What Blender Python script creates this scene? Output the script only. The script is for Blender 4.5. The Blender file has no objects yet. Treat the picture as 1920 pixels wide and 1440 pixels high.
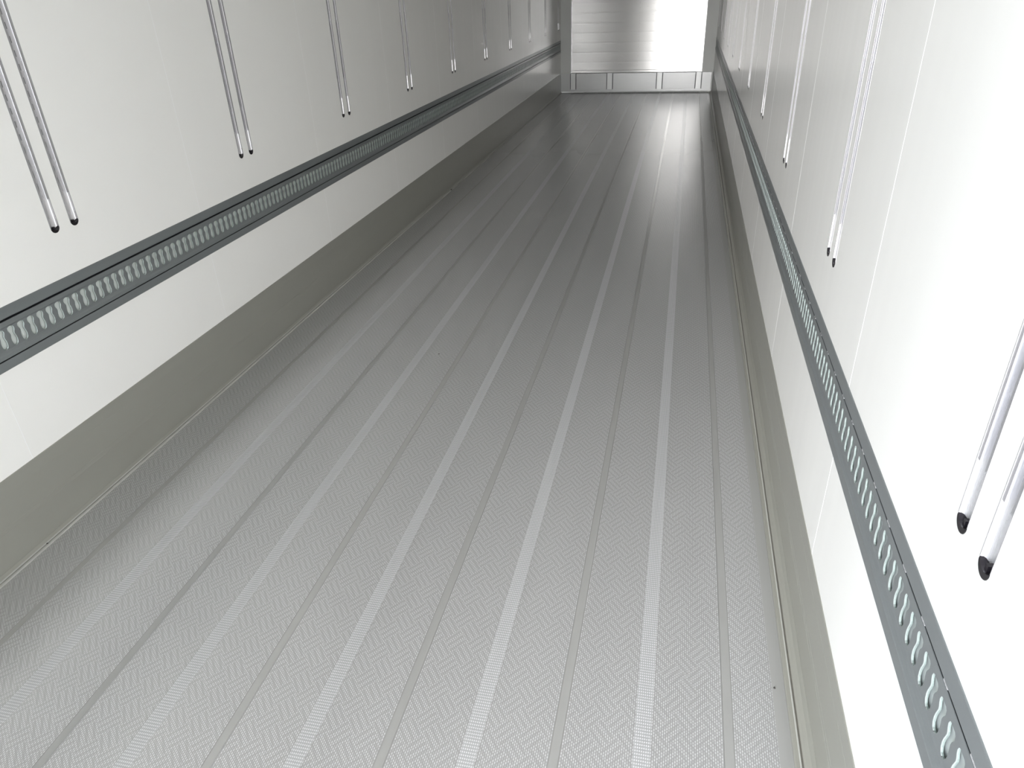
import bpy, math
from mathutils import Matrix, Vector

scene = bpy.context.scene
W, L, H = 2.47, 12.867, 2.62          # inside width, length to the bulkhead, height
Y0 = -0.70                             # rear doorway (behind the camera)

# ---------------------------------------------------------------- camera
cam_d = bpy.data.cameras.new('camera')
cam = bpy.data.objects.new('camera', cam_d)
scene.collection.objects.link(cam)
scene.camera = cam
cam_d.sensor_width = 36.0
cam_d.lens = 36.0 * 1343.69 / 1920.0
cam_d.clip_start = 0.02
cam_d.clip_end = 300
R_ = Vector((0.9758921, 0.21551183, -0.03448563))
U_ = Vector((-0.07572437, 0.48253022, 0.87259979))
F_ = Vector((-0.20469593, 0.84895185, -0.48721693))
m = Matrix((R_, U_, -F_)).transposed().to_4x4()
m.translation = Vector((2.0512, 0.0, 1.6416))
cam.matrix_world = m

# ---------------------------------------------------------------- world: overcast daylight
world = bpy.data.worlds.new('world')
scene.world = world
world.use_nodes = True
wn, wl = world.node_tree.nodes, world.node_tree.links
bg = wn['Background']
tc = wn.new('ShaderNodeTexCoord')
sep = wn.new('ShaderNodeSeparateXYZ')
ramp = wn.new('ShaderNodeValToRGB')
wl.new(tc.outputs['Generated'], sep.inputs[0])
ng = wn.new('ShaderNodeMath'); ng.operation = 'MULTIPLY'; ng.inputs[1].default_value = -1.0
wl.new(sep.outputs['X'], ng.inputs[0])
wl.new(ng.outputs[0], ramp.inputs[0])
ramp.color_ramp.elements[0].position = 0.1
ramp.color_ramp.elements[0].color = (1.0, 0.992, 0.988, 1)
ramp.color_ramp.elements[1].position = 0.7
ramp.color_ramp.elements[1].color = (0.70, 0.83, 1.0, 1)
wl.new(ramp.outputs[0], bg.inputs['Color'])
# brightness of the hazy sky: plain overcast, a bright low band behind the body, a veiled sun to the left
def lobe(direction, power, gain, prev):
    vm = wn.new('ShaderNodeVectorMath'); vm.operation = 'DOT_PRODUCT'
    wl.new(tc.outputs['Generated'], vm.inputs[0])
    vm.inputs[1].default_value = Vector(direction).normalized()
    mx = wn.new('ShaderNodeMath'); mx.operation = 'MAXIMUM'; mx.inputs[1].default_value = 0.0
    wl.new(vm.outputs['Value'], mx.inputs[0])
    pw = wn.new('ShaderNodeMath'); pw.operation = 'POWER'; pw.inputs[1].default_value = power
    wl.new(mx.outputs[0], pw.inputs[0])
    mu = wn.new('ShaderNodeMath'); mu.operation = 'MULTIPLY_ADD'
    mu.inputs[1].default_value = gain
    wl.new(pw.outputs[0], mu.inputs[0])
    if isinstance(prev, float):
        mu.inputs[2].default_value = prev
    else:
        wl.new(prev, mu.inputs[2])
    return mu.outputs[0]
glow = lobe((-0.12, -1.0, 0.10), 16.0, 50.0, 6.5)
glow = lobe((-0.85, -0.50, 0.20), 9.0, 21.0, glow)
wl.new(glow, bg.inputs['Strength'])

# light portal in the open half of the rear doorway (only guides the sampling of the sky)
pd = bpy.data.lights.new('doorway_portal', 'AREA')
pd.shape = 'RECTANGLE'
pd.size = 1.24
pd.size_y = 2.60
pd.cycles.is_portal = True
po = bpy.data.objects.new('doorway_portal', pd)
scene.collection.objects.link(po)
po.location = (1.85, Y0 - 0.06, 1.31)
po.rotation_euler = (math.radians(90), 0, 0)     # local -Z looks along +Y, into the body

scene.view_settings.view_transform = 'Standard'
scene.view_settings.look = 'None'
scene.view_settings.exposure = -0.17
scene.view_settings.gamma = 1.0
scene.view_settings.use_curve_mapping = False
scene.cycles.max_bounces = 24
scene.cycles.diffuse_bounces = 16
scene.cycles.glossy_bounces = 12
scene.cycles.sample_clamp_indirect = 12
scene.cycles.use_denoising = True

# ---------------------------------------------------------------- materials
def N(nt, kind, **kw):
    n = nt.nodes.new(kind)
    for k, v in kw.items():
        setattr(n, k, v)
    return n

def principled(name, color, rough=0.5, metal=0.0, coat=0.0, coat_rough=0.1, spec=0.5):
    mt = bpy.data.materials.new(name)
    mt.use_nodes = True
    b = mt.node_tree.nodes['Principled BSDF']
    b.inputs['Base Color'].default_value = (*color, 1)
    b.inputs['Roughness'].default_value = rough
    b.inputs['Metallic'].default_value = metal
    b.inputs['Coat Weight'].default_value = coat
    b.inputs['Coat Roughness'].default_value = coat_rough
    b.inputs['Specular IOR Level'].default_value = spec
    return mt

def add_noise(mt, scale, color_amt=0.0, bump=0.0, dist=0.001, detail=3.0, rough_amt=0.0):
    """mottled colour, roughness and bump in object space"""
    nt = mt.node_tree
    b = nt.nodes['Principled BSDF']
    t = N(nt, 'ShaderNodeTexCoord')
    mp = N(nt, 'ShaderNodeMapping')
    mp.inputs['Scale'].default_value = scale
    nz = N(nt, 'ShaderNodeTexNoise')
    nz.inputs['Scale'].default_value = 1.0
    nz.inputs['Detail'].default_value = detail
    nt.links.new(t.outputs['Object'], mp.inputs[0])
    nt.links.new(mp.outputs[0], nz.inputs['Vector'])
    if color_amt:
        c = b.inputs['Base Color'].default_value[:]
        mx = N(nt, 'ShaderNodeMix', data_type='RGBA')
        mx.inputs['A'].default_value = (c[0] * (1 - color_amt), c[1] * (1 - color_amt), c[2] * (1 - color_amt), 1)
        mx.inputs['B'].default_value = (min(1, c[0] * (1 + color_amt)), min(1, c[1] * (1 + color_amt)), min(1, c[2] * (1 + color_amt)), 1)
        nt.links.new(nz.outputs['Fac'], mx.inputs['Factor'])
        nt.links.new(mx.outputs['Result'], b.inputs['Base Color'])
    if rough_amt:
        r = b.inputs['Roughness'].default_value
        mr = N(nt, 'ShaderNodeMapRange')
        mr.inputs['From Min'].default_value = 0.3
        mr.inputs['From Max'].default_value = 0.7
        mr.inputs['To Min'].default_value = r - rough_amt
        mr.inputs['To Max'].default_value = r + rough_amt
        nt.links.new(nz.outputs['Fac'], mr.inputs['Value'])
        nt.links.new(mr.outputs[0], b.inputs['Roughness'])
    if bump:
        bp = N(nt, 'ShaderNodeBump')
        bp.inputs['Strength'].default_value = bump
        bp.inputs['Distance'].default_value = dist
        nt.links.new(nz.outputs['Fac'], bp.inputs['Height'])
        nt.links.new(bp.outputs[0], b.inputs['Normal'])
        nt.links.new(bp.outputs[0], b.inputs['Coat Normal'])
    return mt

M_wall = add_noise(principled('white_gloss_panel', (0.905, 0.895, 0.865), rough=0.21, spec=0.42), (0, 5, 0.15), bump=0.35, dist=0.004, detail=2)
M_seam = principled('white_joint_sealant', (0.91, 0.91, 0.90), rough=0.3)
M_kick = add_noise(principled('grey_scuff_aluminium', (0.325, 0.322, 0.285), rough=0.32, metal=0.2), (3, 0.6, 12), color_amt=0.03, rough_amt=0.01)
M_sealant = add_noise(principled('grey_sealant', (0.40, 0.40, 0.37), rough=0.5), (10, 4, 10), color_amt=0.12)
M_rail = add_noise(principled('anodised_grey_aluminium', (0.240, 0.258, 0.262), rough=0.32, metal=0.45), (20, 2, 30), color_amt=0.06)
M_groove = principled('shadow_gap_black', (0.02, 0.022, 0.025), rough=0.5)
M_back = add_noise(principled('mill_aluminium', (0.66, 0.70, 0.67), rough=0.4, metal=0.15), (20, 20, 20), color_amt=0.05)
M_edge = principled('bare_cut_aluminium', (0.46, 0.51, 0.495), rough=0.35, metal=0.5)
M_inner = principled('slot_wall_grey_green', (0.30, 0.35, 0.33), rough=0.4, metal=0.3)
M_track = add_noise(principled('polished_aluminium', (0.72, 0.71, 0.725), rough=0.28, metal=0.6), (60, 60, 3), rough_amt=0.04)
M_lip = principled('satin_aluminium_lip', (0.42, 0.41, 0.42), rough=0.4, metal=0.35)
M_hole = principled('dark_hole', (0.22, 0.22, 0.22), rough=0.6)
M_cap = principled('black_rubber', (0.012, 0.010, 0.013), rough=0.3)
M_pillar = principled('grey_painted_pillar', (0.50, 0.51, 0.49), rough=0.45, metal=0.1)
M_bulk = add_noise(principled('bright_aluminium_panel', (0.47, 0.465, 0.455), rough=0.25, metal=0.6), (0.6, 1, 9), color_amt=0.03)
_b = M_bulk.node_tree.nodes['Principled BSDF']      # brushed along its width: highlights spread up and down
_b.inputs['Anisotropic'].default_value = 0.92
_b.inputs['Anisotropic Rotation'].default_value = 0.25
_t = M_bulk.node_tree.nodes.new('ShaderNodeTangent')
_t.direction_type = 'UV_MAP'
M_bulk.node_tree.links.new(_t.outputs[0], _b.inputs['Tangent'])
M_bkick = add_noise(principled('bulkhead_kick_aluminium', (0.175, 0.177, 0.175), rough=0.3, metal=0.6), (3, 1, 9), color_amt=0.05)
M_bar = principled('spacer_bar_aluminium', (0.24, 0.243, 0.24), rough=0.3, metal=0.5)
M_dark = principled('unit_grey', (0.10, 0.10, 0.10), rough=0.6)
M_scuff = M_bulk.copy()
M_scuff.name = 'grey_scuff_mark'
for _n in M_scuff.node_tree.nodes:
    if _n.type == 'MIX' and _n.data_type == 'RGBA':
        _n.inputs['A'].default_value = (0.36, 0.355, 0.35, 1)
        _n.inputs['B'].default_value = (0.40, 0.395, 0.39, 1)
M_bead = principled('dirty_sealant_line', (0.22, 0.21, 0.185), rough=0.6)
M_ceil = principled('white_ceiling', (0.80, 0.80, 0.79), rough=0.25)
M_ground = add_noise(principled('yard_concrete', (0.36, 0.35, 0.33), rough=0.9), (0.5, 0.5, 0.5), color_amt=0.2)
M_smooth = add_noise(principled('smooth_floor_seam', (0.47, 0.47, 0.46), rough=0.22, metal=0.5), (40, 1.5, 1), color_amt=0.04, rough_amt=0.01)
M_jointline = principled('floor_joint_line', (0.26, 0.26, 0.25), rough=0.4, metal=0.3)
M_speck = principled('dark_grit', (0.05, 0.045, 0.04), rough=0.9)

def floor_material(name, parquet, base, dotc, rough, metal):
    """embossed aluminium: staggered fine dots, with a basket weave of flat diagonal bars if parquet"""
    mt = principled(name, base, rough=rough, metal=metal)
    nt = mt.node_tree
    b = nt.nodes['Principled BSDF']
    ln = nt.links.new
    t = N(nt, 'ShaderNodeTexCoord')
    s = N(nt, 'ShaderNodeSeparateXYZ')
    ln(t.outputs['Object'], s.inputs[0])
    def mth(op, a, c=None):
        n = N(nt, 'ShaderNodeMath', operation=op)
        for i, v in enumerate((a, c)):
            if v is None:
                continue
            if isinstance(v, (int, float)):
                n.inputs[i].default_value = v
            else:
                ln(v, n.inputs[i])
        return n.outputs[0]
    X, Y = s.outputs['X'], s.outputs['Y']
    u = mth('MULTIPLY', X, 1 / 0.0053)
    v = mth('MULTIPLY', Y, 1 / 0.0085)
    if parquet:                      # every other column staggered by half a pitch
        v = mth('ADD', v, mth('MULTIPLY', mth('MODULO', mth('FLOOR', u), 2.0), 0.5))
    fx = mth('ABSOLUTE', mth('SUBTRACT', mth('FRACT', u), 0.5))
    fy = mth('ABSOLUTE', mth('SUBTRACT', mth('FRACT', v), 0.5))
    k = 1.0 if parquet else 1.15
    d = mth('ADD', mth('MULTIPLY', mth('MULTIPLY', fx, fx), 6.5 * k), mth('MULTIPLY', mth('MULTIPLY', fy, fy), (3.2 if parquet else 5.5) * k))
    dot = N(nt, 'ShaderNodeClamp')
    ln(mth('SUBTRACT', 1.0, d), dot.inputs[0])
    h = dot.outputs[0]
    if parquet:
        cell = 0.048
        a = mth('MULTIPLY', mth('ADD', X, mth('MULTIPLY', Y, 0.80)), 0.7071 / cell)
        c = mth('MULTIPLY', mth('SUBTRACT', mth('MULTIPLY', Y, 0.80), X), 0.7071 / cell)
        chk = mth('MODULO', mth('ADD', mth('ADD', mth('FLOOR', a), mth('FLOOR', c)), 400.0), 2.0)
        mx = N(nt, 'ShaderNodeMix', data_type='FLOAT')
        ln(chk, mx.inputs['Factor']); ln(a, mx.inputs['A']); ln(c, mx.inputs['B'])
        w = mth('ABSOLUTE', mth('SUBTRACT', mth('FRACT', mth('MULTIPLY', mx.outputs['Result'], 3.0)), 0.5))
        bar = N(nt, 'ShaderNodeMapRange', interpolation_type='SMOOTHSTEP')
        bar.inputs['From Min'].default_value = 0.13
        bar.inputs['From Max'].default_value = 0.24
        ln(w, bar.inputs['Value'])   # 0 on a bar, 1 between
        h = mth('MULTIPLY', h, mth('ADD', mth('MULTIPLY', bar.outputs[0], 0.60), 0.40))
    mc = N(nt, 'ShaderNodeMix', data_type='RGBA')
    mc.inputs['A'].default_value = (*base, 1)
    mc.inputs['B'].default_value = (*dotc, 1)
    ln(h, mc.inputs['Factor'])  # relief shading painted into the colour: raised dots lighter, bars darker
    # faint broad dulling along the length
    nz = N(nt, 'ShaderNodeTexNoise')
    mp = N(nt, 'ShaderNodeMapping')
    mp.inputs['Scale'].default_value = (6, 0.7, 1)
    ln(t.outputs['Object'], mp.inputs[0]); ln(mp.outputs[0], nz.inputs['Vector'])
    nz.inputs['Scale'].default_value = 1.0
    hv = N(nt, 'ShaderNodeHueSaturation')
    ln(mc.outputs['Result'], hv.inputs['Color'])
    ln(mth('ADD', mth('MULTIPLY', nz.outputs['Fac'], 0.10), 0.95), hv.inputs['Value'])
    ln(hv.outputs[0], b.inputs['Base Color'])
    bp = N(nt, 'ShaderNodeBump')
    bp.inputs['Strength'].default_value = 0.28 if parquet else 0.45
    bp.inputs['Distance'].default_value = 0.0006
    ln(h, bp.inputs['Height'])
    ln(bp.outputs[0], b.inputs['Normal'])
    return mt

M_weave = floor_material('embossed_weave_floor', True, (0.445, 0.445, 0.445), (0.84, 0.84, 0.845), 0.27, 0.55)
M_dots = floor_material('embossed_dot_floor', False, (0.46, 0.465, 0.47), (0.86, 0.86, 0.885), 0.24, 0.40)  # sheen of the dotted strips put into a slightly lighter colour

# ---------------------------------------------------------------- mesh helpers
class MB:
    def __init__(self):
        self.v, self.f, self.mi = [], [], []
    def quad(self, a, b, c, d, mi=0):
        i = len(self.v)
        self.v += [a, b, c, d]
        self.f.append((i, i + 1, i + 2, i + 3))
        self.mi.append(mi)
    def poly(self, pts, mi=0):
        i = len(self.v)
        self.v += list(pts)
        self.f.append(tuple(range(i, i + len(pts))))
        self.mi.append(mi)
    def box(self, x0, y0, z0, x1, y1, z1, mi=0):
        p = [(x, y, z) for x in (x0, x1) for y in (y0, y1) for z in (z0, z1)]
        i = len(self.v)
        self.v += p
        for f in ((0, 1, 3, 2), (4, 6, 7, 5), (0, 4, 5, 1), (2, 3, 7, 6), (0, 2, 6, 4), (1, 5, 7, 3)):
            self.f.append(tuple(i + k for k in f))
            self.mi.append(mi)
    def extrude_y(self, prof, y0, y1, mi=0, mis=None):
        """sweep an open (x, z) profile along y"""
        for k in range(len(prof) - 1):
            (xa, za), (xb, zb) = prof[k], prof[k + 1]
            self.quad((xa, y0, za), (xb, y0, zb), (xb, y1, zb), (xa, y1, za), mis[k] if mis else mi)
    def build(self, name, mats, parent=None, smooth=False, weld=True, bevel=0):
        me = bpy.data.meshes.new(name)
        me.from_pydata(self.v, [], self.f)
        for mm in (mats if isinstance(mats, (list, tuple)) else [mats]):
            me.materials.append(mm)
        me.polygons.foreach_set('material_index', self.mi)
        import bmesh
        bm = bmesh.new()
        bm.from_mesh(me)
        if weld:
            bmesh.ops.remove_doubles(bm, verts=bm.verts, dist=1e-5)
        bmesh.ops.recalc_face_normals(bm, faces=bm.faces)
        bm.to_mesh(me)
        bm.free()
        if smooth:
            for p in me.polygons:
                p.use_smooth = True
        ob = bpy.data.objects.new(name, me)
        scene.collection.objects.link(ob)
        if parent:
            ob.parent = parent
        if bevel:
            md = ob.modifiers.new('bevel', 'BEVEL')
            md.width = bevel
            md.segments = 2
            md.limit_method = 'ANGLE'
        return ob

def empty(name, loc, label, cat, group=None, rz=0.0):
    o = bpy.data.objects.new(name, None)
    o.empty_display_size = 0.05
    scene.collection.objects.link(o)
    o.location = loc
    o.rotation_euler = (0, 0, rz)
    o['label'] = label
    o['category'] = cat
    if group:
        o['group'] = group
    return o

def structure(o, label=None, cat=None):
    o['kind'] = 'structure'
    if label:
        o['label'] = label
    if cat:
        o['category'] = cat
    return o

# ---------------------------------------------------------------- measured positions
HW = 0.0185                       # half width of the wall opening round a track
ZT0, ZT1 = 0.955, 2.45            # track foot and top
RZ0, RZ1 = 0.616, 0.807           # horizontal rail
left_pairs = [2.030 + 1.178 * k for k in range(10)]
right_pairs = [0.838 + 1.157 * k for k in range(11)]
PAIR = 0.0445                     # half spacing inside a pair
left_seams = [2.760 + 1.178 * k - 1.178 * 2 for k in range(11)]
right_seams = [1.560 + 1.157 * k - 1.157 for k in range(11)]

def build_wall(side):
    """wall sheet with a pocket for each track and a pocket for the rail; s = direction into the room"""
    s = 1 if side == 'left' else -1
    x = 0.0 if side == 'left' else W
    back = x - s * 0.08
    pairs = left_pairs if side == 'left' else right_pairs
    seams = left_seams if side == 'left' else right_seams
    mb = MB()
    ys = [(Y0, None)]
    for p in pairs:
        for c in (p - PAIR, p + PAIR):
            if c + HW < L:
                ys.append((c - HW, 'a'))
                ys.append((c + HW, 'b'))
    ys.append((L + 0.05, None))
    # below the rail and the plain strips above it
    mb.quad((x, Y0, -0.02), (x, L + 0.05, -0.02), (x, L + 0.05, RZ0), (x, Y0, RZ0))
    zu = RZ1
    for k in range(len(ys) - 1):
        a, b = ys[k][0], ys[k + 1][0]
        if ys[k][1] == 'a':      # pocket column
            c = (a + b) / 2
            n = 10
            pts = []
            for i in range(n + 1):
                an = math.pi * i / n
                pts.append((c - HW * math.cos(an), ZT0 + HW - HW * math.sin(an)))
            for i in range(n):
                (ya, za), (yb, zb) = pts[i], pts[i + 1]
                mb.quad((x, ya, zu), (x, yb, zu), (x, yb, zb), (x, ya, za))
                mb.quad((x, ya, za), (x, yb, zb), (x - s * 0.014, yb, zb), (x - s * 0.014, ya, za))
            mb.quad((x, a, ZT1), (x, b, ZT1), (x, b, H), (x, a, H))
            mb.quad((x, a, ZT1), (x, b, ZT1), (x - s * 0.014, b, ZT1), (x - s * 0.014, a, ZT1))
            for yy in (a, b):
                mb.quad((x, yy, ZT0 + HW), (x, yy, ZT1), (x - s * 0.014, yy, ZT1), (x - s * 0.014, yy, ZT0 + HW))
        else:
            mb.quad((x, a, zu), (x, b, zu), (x, b, ZT0 + HW), (x, a, ZT0 + HW))
            mb.quad((x, a, ZT0 + HW), (x, b, ZT0 + HW), (x, b, ZT1), (x, a, ZT1))
            mb.quad((x, a, ZT1), (x, b, ZT1), (x, b, H), (x, a, H))
    # rail pocket
    for z in (RZ0, RZ1):
        mb.quad((x, Y0, z), (x, L + 0.05, z), (x - s * 0.035, L + 0.05, z), (x - s * 0.035, Y0, z))
    mb.quad((x - s * 0.035, Y0, RZ0), (x - s * 0.035, L + 0.05, RZ0), (x - s * 0.035, L + 0.05, RZ1), (x - s * 0.035, Y0, RZ1))
    # outer skin
    mb.quad((back, Y0, -0.1), (back, L + 0.05, -0.1), (back, L + 0.05, H + 0.1), (back, Y0, H + 0.1))
    mb.quad((x, Y0, -0.1), (back, Y0, -0.1), (back, Y0, H), (x, Y0, H))
    # joint lines between the wall panels
    for y in seams:
        if Y0 < y < L:
            for z0, z1 in ((0.301, RZ0), (RZ1, H)):
                w, t = 0.0012, 0.0004
                mb.quad((x, y - w, z0), (x, y - w, z1), (x + s * t, y, z1), (x + s * t, y, z0), 1)
                mb.quad((x + s * t, y, z0), (x + s * t, y, z1), (x, y + w, z1), (x, y + w, z0), 1)
    return structure(mb.build('wall_' + side, [M_wall, M_seam], weld=False))

build_wall('left')
build_wall('right')

# ---------------------------------------------------------------- floor: alternate smooth seams and dotted strips between woven fields
mb = MB()
xs = []
for k in range(12):
    c = 2.277 - 0.2070 * k
    if k % 2 == 0:
        xs.append((c - 0.0125, c + 0.0125, 's'))
    else:
        xs.append((c - 0.0205, c + 0.0205, 'd'))
xs.sort()
F0, F1 = 0.024, 2.426
cur = F0
ya, yb = Y0, L + 0.03
for a, b, kind in xs:
    a = max(a, F0)
    if b <= F0:
        continue
    mb.quad((cur, ya, 0), (a, ya, 0), (a, yb, 0), (cur, yb, 0), 0)
    if kind == 'd':
        mb.quad((a, ya, 0), (b, ya, 0), (b, yb, 0), (a, yb, 0), 1)
    else:                      # seam: shallow smooth channel with a hairline joint along one side
        g = -0.0008
        pr = [(a, 0), (a + 0.0014, g), (b - 0.0014, g), (b, 0)]
        mb.extrude_y(pr, ya, yb, mis=[3, 2, 3])
    cur = b
mb.quad((cur, ya, 0), (2.393, ya, 0), (2.393, yb, 0), (cur, yb, 0), 0)
mb.quad((2.393, ya, 0), (F1, ya, 0), (F1, yb, 0), (2.393, yb, 0), 2)
mb.quad((0, ya, -0.1), (W, ya, -0.1), (W, yb, -0.1), (0, yb, -0.1), 2)
mb.quad((0, ya, -0.1), (W, ya, -0.1), (W, ya, -0.003), (0, ya, -0.003), 2)
structure(mb.build('floor', [M_weave, M_dots, M_smooth, M_jointline], weld=False))

# sealant coves along both edges of the floor
mb = MB()
mb.extrude_y([(2.426, -0.001), (2.4290, 0.0035), (2.438, 0.0045), (2.4405, 0.0062), (2.443, 0.0040), (2.4450, 0.0005), (2.4470, 0.0045), (2.452, 0.008), (2.461, 0.017), (2.467, 0.034), (2.470, 0.034)],
             Y0, L, mis=[0, 0, 1, 1, 2, 2, 0, 0, 0, 0])
structure(mb.build('trim_1', [M_kick, M_sealant, M_bead], smooth=False))
mb = MB()
mb.extrude_y([(0.024, -0.001), (0.022, 0.003), (0.017, 0.0045), (0.013, 0.0035), (0.0115, 0.0008), (0.0095, 0.0035), (0.007, 0.007), (0.003, 0.018), (0.0, 0.018)],
             Y0, L, mis=[1, 1, 1, 2, 2, 1, 0, 0])
structure(mb.build('trim_2', [M_kick, M_sealant, M_bead]))

# scuff plates
for side, s, x in (('left', 1, 0.0), ('right', -1, W)):
    mb = MB()
    t = 0.0025
    pr = [(x, 0.301), (x + s * t * 0.6, 0.3010), (x + s * t, 0.2995), (x + s * t, 0.252), (x + s * (t + 0.0003), 0.2512), (x + s * t, 0.2504),
          (x + s * t, 0.1515), (x + s * (t + 0.0006), 0.1500), (x + s * t, 0.1485),
          (x + s * t, 0.1355), (x + s * (t + 0.0006), 0.1340), (x + s * t, 0.1325), (x + s * t, 0.012)]
    mb.extrude_y(pr, Y0, L)
    structure(mb.build('baseboard_' + side, M_kick, weld=True))

# ---------------------------------------------------------------- ceiling, rear door leaf, yard
mb = MB()
mb.box(-0.08, Y0, H, W + 0.08, L + 0.05, H + 0.08)
structure(mb.build('ceiling', M_ceil))
mb = MB()
mb.box(0.0, Y0 - 0.08, 0.0, 1.232, Y0 - 0.001, H)
mb.box(0.06, Y0 - 0.001, 0.08, 1.17, Y0 + 0.004, H - 0.08)
structure(mb.build('door_1', M_wall))
mb = MB()
mb.quad((-60, -80, -1.25), (60, -80, -1.25), (60, 60, -1.25), (-60, 60, -1.25))
structure(mb.build('ground', M_ground))

# front wall behind the bulkhead, with the dark unit recess above it
mb = MB()
mb.box(-0.08, L + 0.055, -0.1, W + 0.08, L + 0.13, H + 0.08)
structure(mb.build('wall_front', M_pillar))

# ---------------------------------------------------------------- bulkhead
bk = empty('bulkhead', (W / 2, L, 0), 'front bulkhead with ribbed bright aluminium panel between grey corner pillars', 'bulkhead')
def rel(o):
    o.location = (-W / 2, -L, 0)
    return o
mb = MB()
x0, x1 = 0.182, 2.290
yf = L - 0.010
ribs = [0.468 + 0.144 * k for k in range(11)]
prof = [(0.312, yf - 0.004), (0.345, yf - 0.004), (0.349, yf)]
for z in ribs:
    if z > 2.0:
        break
    prof += [(z - 0.016, yf), (z - 0.006, yf + 0.0006), (z, yf + 0.0008), (z + 0.006, yf + 0.0006), (z + 0.016, yf)]
    prof += [(z + 0.045, yf - 0.0003), (z + 0.072, yf - 0.0005), (z + 0.100, yf - 0.0003)]
prof = [p for p in prof if p[0] < 2.02] + [(2.03, yf)]
for k in range(len(prof) - 1):
    (za, y_a), (zb, y_b) = prof[k], prof[k + 1]
    mb.quad((x0, y_a, za), (x1, y_a, za), (x1, y_b, zb), (x0, y_b, zb))
mb.quad((x0, yf - 0.004, 0.312), (x1, yf - 0.004, 0.312), (x1, L + 0.04, 0.312), (x0, L + 0.04, 0.312))
for xx in (x0, x1):
    mb.quad((xx, yf, 0.312), (xx, L + 0.04, 0.312), (xx, L + 0.04, 2.03), (xx, yf, 2.03))
mb_panel = mb
mb = MB()      # bright folded edge down the left side of the panel
mb.box(0.178, yf - 0.006, 0.312, 0.187, yf + 0.01, 2.03)
rel(mb.build('panel_edge', M_track, bk))
# faint vertical joint with scuffs
mb = mb_panel
import random
random.seed(4)
for i in range(30):
    z = 0.42 + 0.048 * i + random.uniform(-0.02, 0.02)
    xx = 1.262 + random.uniform(-0.004, 0.004)
    mb.box(xx - 0.003, yf - 0.0016, z, xx + 0.003, yf - 0.0006, z + random.uniform(0.006, 0.03), 1)
for cx_, cz_, n in ((1.47, 0.72, 8), (1.42, 1.20, 9), (1.36, 0.62, 4)):
    for i in range(n):
        px = cx_ + random.gauss(0, 0.07)
        pz = cz_ + random.gauss(0, 0.05)
        lx = random.uniform(0.008, 0.035)
        mb.box(px, yf - 0.0018, pz, px + lx, yf - 0.0008, pz + random.uniform(0.002, 0.006), 1)
panel = rel(mb.build('corrugated_panel', [M_bulk, M_scuff], bk, weld=False))
uv = panel.data.uv_layers.new(name='UVMap')
for lp in panel.data.loops:
    co = panel.data.vertices[lp.vertex_index].co
    uv.data[lp.index].uv = (co.x / W, co.z / 2.6)
mb = MB()      # dark refrigeration unit housing above the panel
mb.box(0.0, L - 0.005, 2.035, W, L + 0.04, H - 0.002)
rel(mb.build('unit_housing', M_dark, bk))
mb = MB()      # kick section, full width
yk = L - 0.028
mb.box(0.004, yk, 0.022, W - 0.022, L + 0.03, 0.052)
mb.box(0.004, yk + 0.006, 0.052, W - 0.022, L + 0.03, 0.300)
for z in (0.11, 0.17, 0.23):
    mb.box(0.27, yk + 0.0048, z, 2.19, yk + 0.0062, z + 0.004)
mb.box(0.004, yk + 0.001, 0.052, 0.160, yk + 0.008, 0.300)
mb.box(2.302, yk + 0.001, 0.052, W - 0.022, yk + 0.008, 0.300)
rel(mb.build('kick_plate', M_bkick, bk))
for a, b in ((0.166, 0.258), (0.773, 0.868), (1.582, 1.676), (2.202, 2.295)):
    mb = MB()
    mb.box(a + 0.006, yk - 0.003, 0.054, b - 0.006, yk + 0.007, 0.306, 0)
    for c in (a, b):           # open slot each side of the bar
        mb.box(c - 0.007, yk + 0.004, 0.054, c + 0.007, yk + 0.0065, 0.302, 1)
    rel(mb.build('spacer_bar', [M_bar, M_groove], bk))
for a, b, nm in ((0.0, 0.180, 'corner_pillar'), (2.288, W, 'corner_pillar')):
    mb = MB()
    z0 = 0.300
    mb.box(a, L - 0.004, z0, b, L + 0.04, 2.03)
    ctr = (a + b) / 2
    mb.box(a + 0.02, L - 0.006, z0, b - 0.02, L + 0.0, 2.03)
    rel(mb.build(nm, M_pillar, bk))

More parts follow.
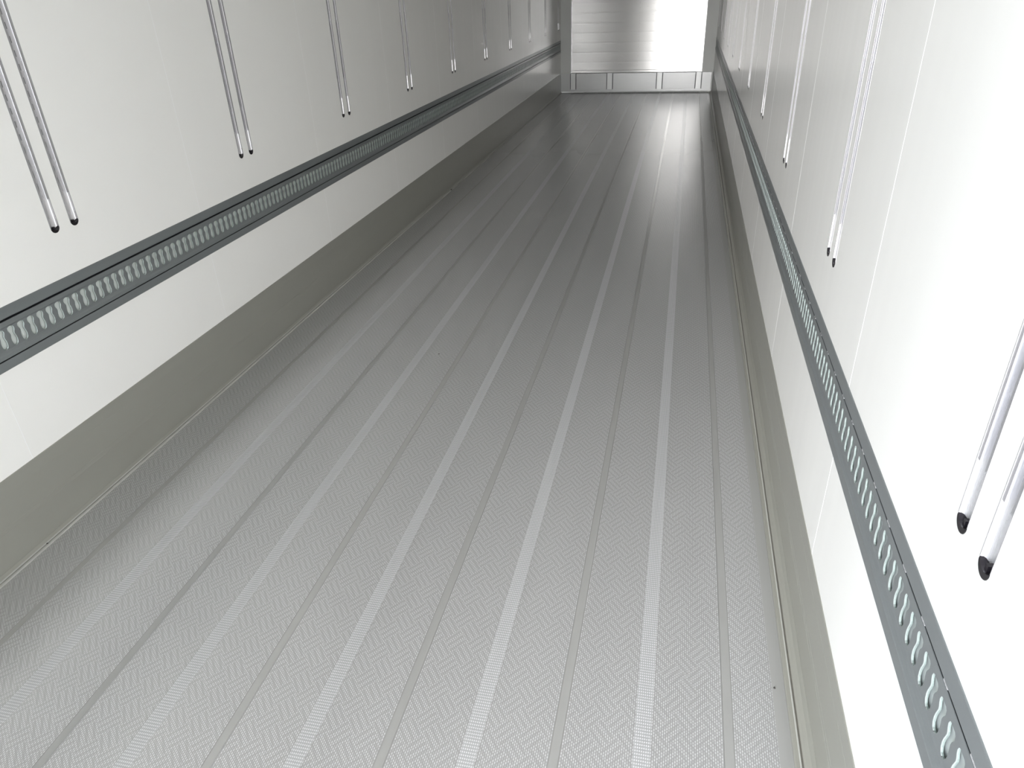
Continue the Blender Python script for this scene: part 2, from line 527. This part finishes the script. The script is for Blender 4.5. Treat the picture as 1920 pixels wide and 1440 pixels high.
# ---------------------------------------------------------------- horizontal slotted rails
def rail(side, label):
    s = 1 if side == 'left' else -1
    x = 0.0 if side == 'left' else W
    root = empty('cargo_rail', (x, 0, RZ0), label, 'rail', 'horizontal slotted cargo rails')
    y0, y1 = Y0 + 0.01, L - 0.012
    def fin(o):
        o.location = (-x, 0, -RZ0)
        return o
    X = lambda d: x - s * d          # d = depth into the wall
    # upper flange with shadow groove below it
    mb = MB()
    mb.extrude_y([(X(0.004), RZ1 + 0.0005), (X(-0.0010), RZ1 + 0.0005), (X(-0.0025), RZ1 - 0.001), (X(-0.0025), 0.772), (X(-0.0015), 0.771), (X(0.010), 0.771)], y0, y1)
    fin(mb.build('upper_flange', M_rail, root))
    mb = MB()
    mb.extrude_y([(X(0.010), 0.7712), (X(0.010), 0.7640), (X(0.0), 0.7638)], y0, y1)
    fin(mb.build('shadow_groove', M_groove, root))
    # slotted web
    mb = MB()
    dz = 0.0020
    mb.extrude_y([(X(0.0), 0.7638), (X(-0.0012), 0.7632), (X(-0.0012), 0.7470), (X(dz), 0.7420)], y0, y1)
    p = 0.0400
    # half width of the keyhole at each height, from the top down
    prof = [(0.7415, 0.0), (0.7403, 0.0062), (0.7375, 0.0105), (0.7310, 0.0124), (0.7250, 0.0108), (0.7200, 0.0078), (0.7150, 0.0066),
            (0.7090, 0.0078), (0.7020, 0.0096), (0.6940, 0.0102), (0.6850, 0.0088), (0.6790, 0.0050), (0.6775, 0.0)]
    zt, zb_ = 0.7420, 0.6750
    n = int((y1 - y0) / p)
    ch = 0.0014
    for k in range(n):
        c = y0 + p * (k + 0.5)
        a, b = c - p / 2, c + p / 2
        if k == n - 1:
            b = y1
        mb.quad((X(dz), a, zt), (X(dz), b, zt), (X(dz), b, prof[0][0] + ch * 0.3), (X(dz), a, prof[0][0] + ch * 0.3))
        mb.quad((X(dz), a, zb_), (X(dz), b, zb_), (X(dz), b, prof[-1][0] - ch), (X(dz), a, prof[-1][0] - ch))
        # slot leans a little, as punched
        ly = lambda z: c + s * 0.0 + (z - 0.712) * 0.0
        out = []
        for i, (z, w) in enumerate(prof):
            zo = z + (ch * 0.3 if i == 0 else (-ch if i == len(prof) - 1 else 0))
            wo = w + ch if 0 < i < len(prof) - 1 else 0.0008
            out.append((zo, wo))
        for i in range(len(prof) - 1):
            (z1, w1), (z2, w2) = prof[i], prof[i + 1]
            (o1, v1), (o2, v2) = out[i], out[i + 1]
            for sg, e in ((-1, a), (1, b)):
                y_1, y_2 = c + sg * w1, c + sg * w2
                q_1, q_2 = c + sg * v1, c + sg * v2
                mb.quad((X(dz), e, o1), (X(dz), q_1, o1), (X(dz), q_2, o2), (X(dz), e, o2), 0)
                mb.quad((X(dz), q_1, o1), (X(dz + 0.0010), y_1, z1), (X(dz + 0.0010), y_2, z2), (X(dz), q_2, o2), 1)
                mb.quad((X(dz + 0.0010), y_1, z1), (X(dz + 0.0035), y_1, z1), (X(dz + 0.0035), y_2, z2), (X(dz + 0.0010), y_2, z2), 2)
    fin(mb.build('slotted_web', [M_rail, M_edge, M_inner], root, weld=False))
    mb = MB()
    mb.quad((X(0.0095), y0, 0.665), (X(0.0095), y1, 0.665), (X(0.0095), y1, 0.755), (X(0.0095), y0, 0.755))
    mb.quad((X(0.0095), y0, 0.665), (X(0.0095), y1, 0.665), (X(0.004), y1, 0.672), (X(0.004), y0, 0.672))
    fin(mb.build('backing_strip', M_back, root))
    # lower flange: concave shoulder, narrow groove, flat foot
    mb = MB()
    pr = [(X(dz), 0.6750), (X(0.0010), 0.668), (X(-0.0010), 0.661), (X(-0.0045), 0.6550), (X(-0.0060), 0.6535), (X(-0.0055), 0.6522)]
    mb.extrude_y(pr, y0, y1)
    mb.extrude_y([(X(-0.0055), 0.6522), (X(0.006), 0.6518), (X(0.006), 0.6475), (X(-0.0010), 0.6470)], y0, y1, mi=1)
    mb.extrude_y([(X(-0.0010), 0.6470), (X(-0.0025), 0.6462), (X(-0.0025), RZ0 + 0.001), (X(-0.0010), RZ0 - 0.0005), (X(0.004), RZ0 - 0.0005)], y0, y1)
    fin(mb.build('lower_flange', [M_rail, M_groove], root))
    if side == 'right':         # bright clips showing in the groove
        for k in range(109):
            y = 0.663 + 0.1155 * (k - 1)
            if y < y1 - 0.02:
                if k == 0:
                    mb = MB()
                    mb.box(W - 0.0010, -0.009, 0.7655, W + 0.009, 0.009, 0.7708)
                    first = mb.build('clip', M_track, root)
                    first.location = (-W, y, -RZ0)
                elif k < 100:
                    c = first.copy()
                    scene.collection.objects.link(c)
                    c.parent = root
                    c.location = (-W, y, -RZ0)
    return root

rail('left', 'long dark grey slotted cargo rail running along the left wall')
rail('right', 'long dark grey slotted cargo rail running along the right wall')

# ---------------------------------------------------------------- vertical tracks
ORD = ['first', 'second', 'third', 'fourth', 'fifth', 'sixth', 'seventh', 'eighth', 'ninth', 'tenth', 'eleventh']

def make_track(label, group):
    root = empty('load_track', (0, 0, ZT0), label, 'wall track', group)
    top = ZT1 - ZT0
    hw = HW - 0.0006
    # trough: shallow rounded section, mill polished
    mb = MB()
    n = 12
    sec = []
    for i in range(n + 1):
        an = math.pi * i / n
        sec.append((-0.0115 * math.sin(an) ** 0.75, -hw * math.cos(an)))
    for i in range(n):
        (xa, ya_), (xb, yb_) = sec[i], sec[i + 1]
        mb.quad((xa, ya_, 0.014), (xb, yb_, 0.014), (xb, yb_, top), (xa, ya_, top), 0)
    z = 0.145                       # row of oblong holes up the back of the trough
    while z < top - 0.03:
        mb.quad((-0.0108, -0.0042, z), (-0.0108, 0.0028, z), (-0.0108, 0.0028, z + 0.019), (-0.0108, -0.0042, z + 0.019), 1)
        z += 0.0395
    ch_ = mb.build('channel', [M_track, M_hole], root, smooth=False)
    for pl in ch_.data.polygons:
        pl.use_smooth = True
    # raised hairline rim at both edges
    for sg in (-1, 1):
        mb = MB()
        mb.box(-0.0006, sg * HW - 0.0007, 0.020, 0.0006, sg * HW + 0.0007, top)
        mb.box(-0.0016, min(sg * (HW - 0.0078), sg * (HW - 0.0006)), 0.112, -0.0004, max(sg * (HW - 0.0078), sg * (HW - 0.0006)), top)
        mb.build('lip', M_lip, root)
    # black end cap: rounded foot, raised wings, square nub
    mb = MB()
    n = 14
    rows = []
    for i in range(n + 1):
        y = -HW * math.cos(math.pi * i / n) * 0.985
        zb = HW - math.sqrt(max(0, HW * HW - y * y)) + 0.0005
        zt = 0.010 + 0.010 * (abs(y) / HW) ** 2
        zt = max(zt, zb + 0.001)
        rows.append((y, zb, zt))
    for i in range(n):
        (a, ab, at), (b, bb, bt) = rows[i], rows[i + 1]
        mb.quad((0.0008, a, ab), (0.0008, b, bb), (0.0002, b, bt), (0.0002, a, at))
        mb.quad((0.0002, a, at), (0.0002, b, bt), (-0.0112, b, bt + 0.002), (-0.0112, a, at + 0.002))
        mb.quad((0.0008, a, ab), (0.0008, b, bb), (-0.0112, b, bb), (-0.0112, a, ab))
    mb.box(-0.0110, -0.0040, 0.008, -0.0024, 0.0032, 0.0205)
    mb.build('end_cap', M_cap, root, weld=False)
    return root

def place(root, side, y):
    root.location = (0.0 if side == 'left' else W, y, ZT0)
    root.rotation_euler = (0, 0, 0 if side == 'left' else math.pi)

proto = None
for side, pairs in (('left', left_pairs), ('right', right_pairs)):
    for k, p in enumerate(pairs):
        for sg, which in ((-1, 'nearer'), (1, 'farther')):
            lab = 'vertical aluminium track on %s wall, %s one of the %s pair from the viewer' % (side, which, ORD[k])
            grp = 'vertical tracks in pairs along the %s wall' % side
            if proto is None:
                proto = make_track(lab, grp)
                place(proto, side, p + sg * PAIR)
            else:
                r = proto.copy()
                scene.collection.objects.link(r)
                r['label'] = lab
                r['group'] = grp
                for chd in list(proto.children):
                    c = chd.copy()
                    scene.collection.objects.link(c)
                    c.parent = r
                place(r, side, p + sg * PAIR)

# ---------------------------------------------------------------- specks of grit
def speck(x, y, z, r, label):
    import bmesh
    bm = bmesh.new()
    bmesh.ops.create_icosphere(bm, subdivisions=2, radius=r)
    random.seed(int(x * 1000))
    for v in bm.verts:
        v.co *= random.uniform(0.75, 1.2)
        v.co.z *= 0.6
    me = bpy.data.meshes.new('grit_speck')
    bm.to_mesh(me)
    bm.free()
    me.materials.append(M_speck)
    o = bpy.data.objects.new('grit_speck', me)
    scene.collection.objects.link(o)
    o.location = (x, y, z + r * 0.4)
    o['label'] = label
    o['category'] = 'grit'
    return o
speck(0.923, 3.109, 0.0, 0.0035, 'small dark grit speck alone out in the middle of the floor')
speck(0.012, 1.496, 0.002, 0.0035, 'small dark grit speck in the sealant line along the left wall')
speck(2.400, 1.364, 0.0, 0.0030, 'small dark grit speck on the smooth strip by the right wall')
speck(0.020, 6.344, 0.004, 0.008, 'dark dirt crumb against the left scuff plate, far down the floor')
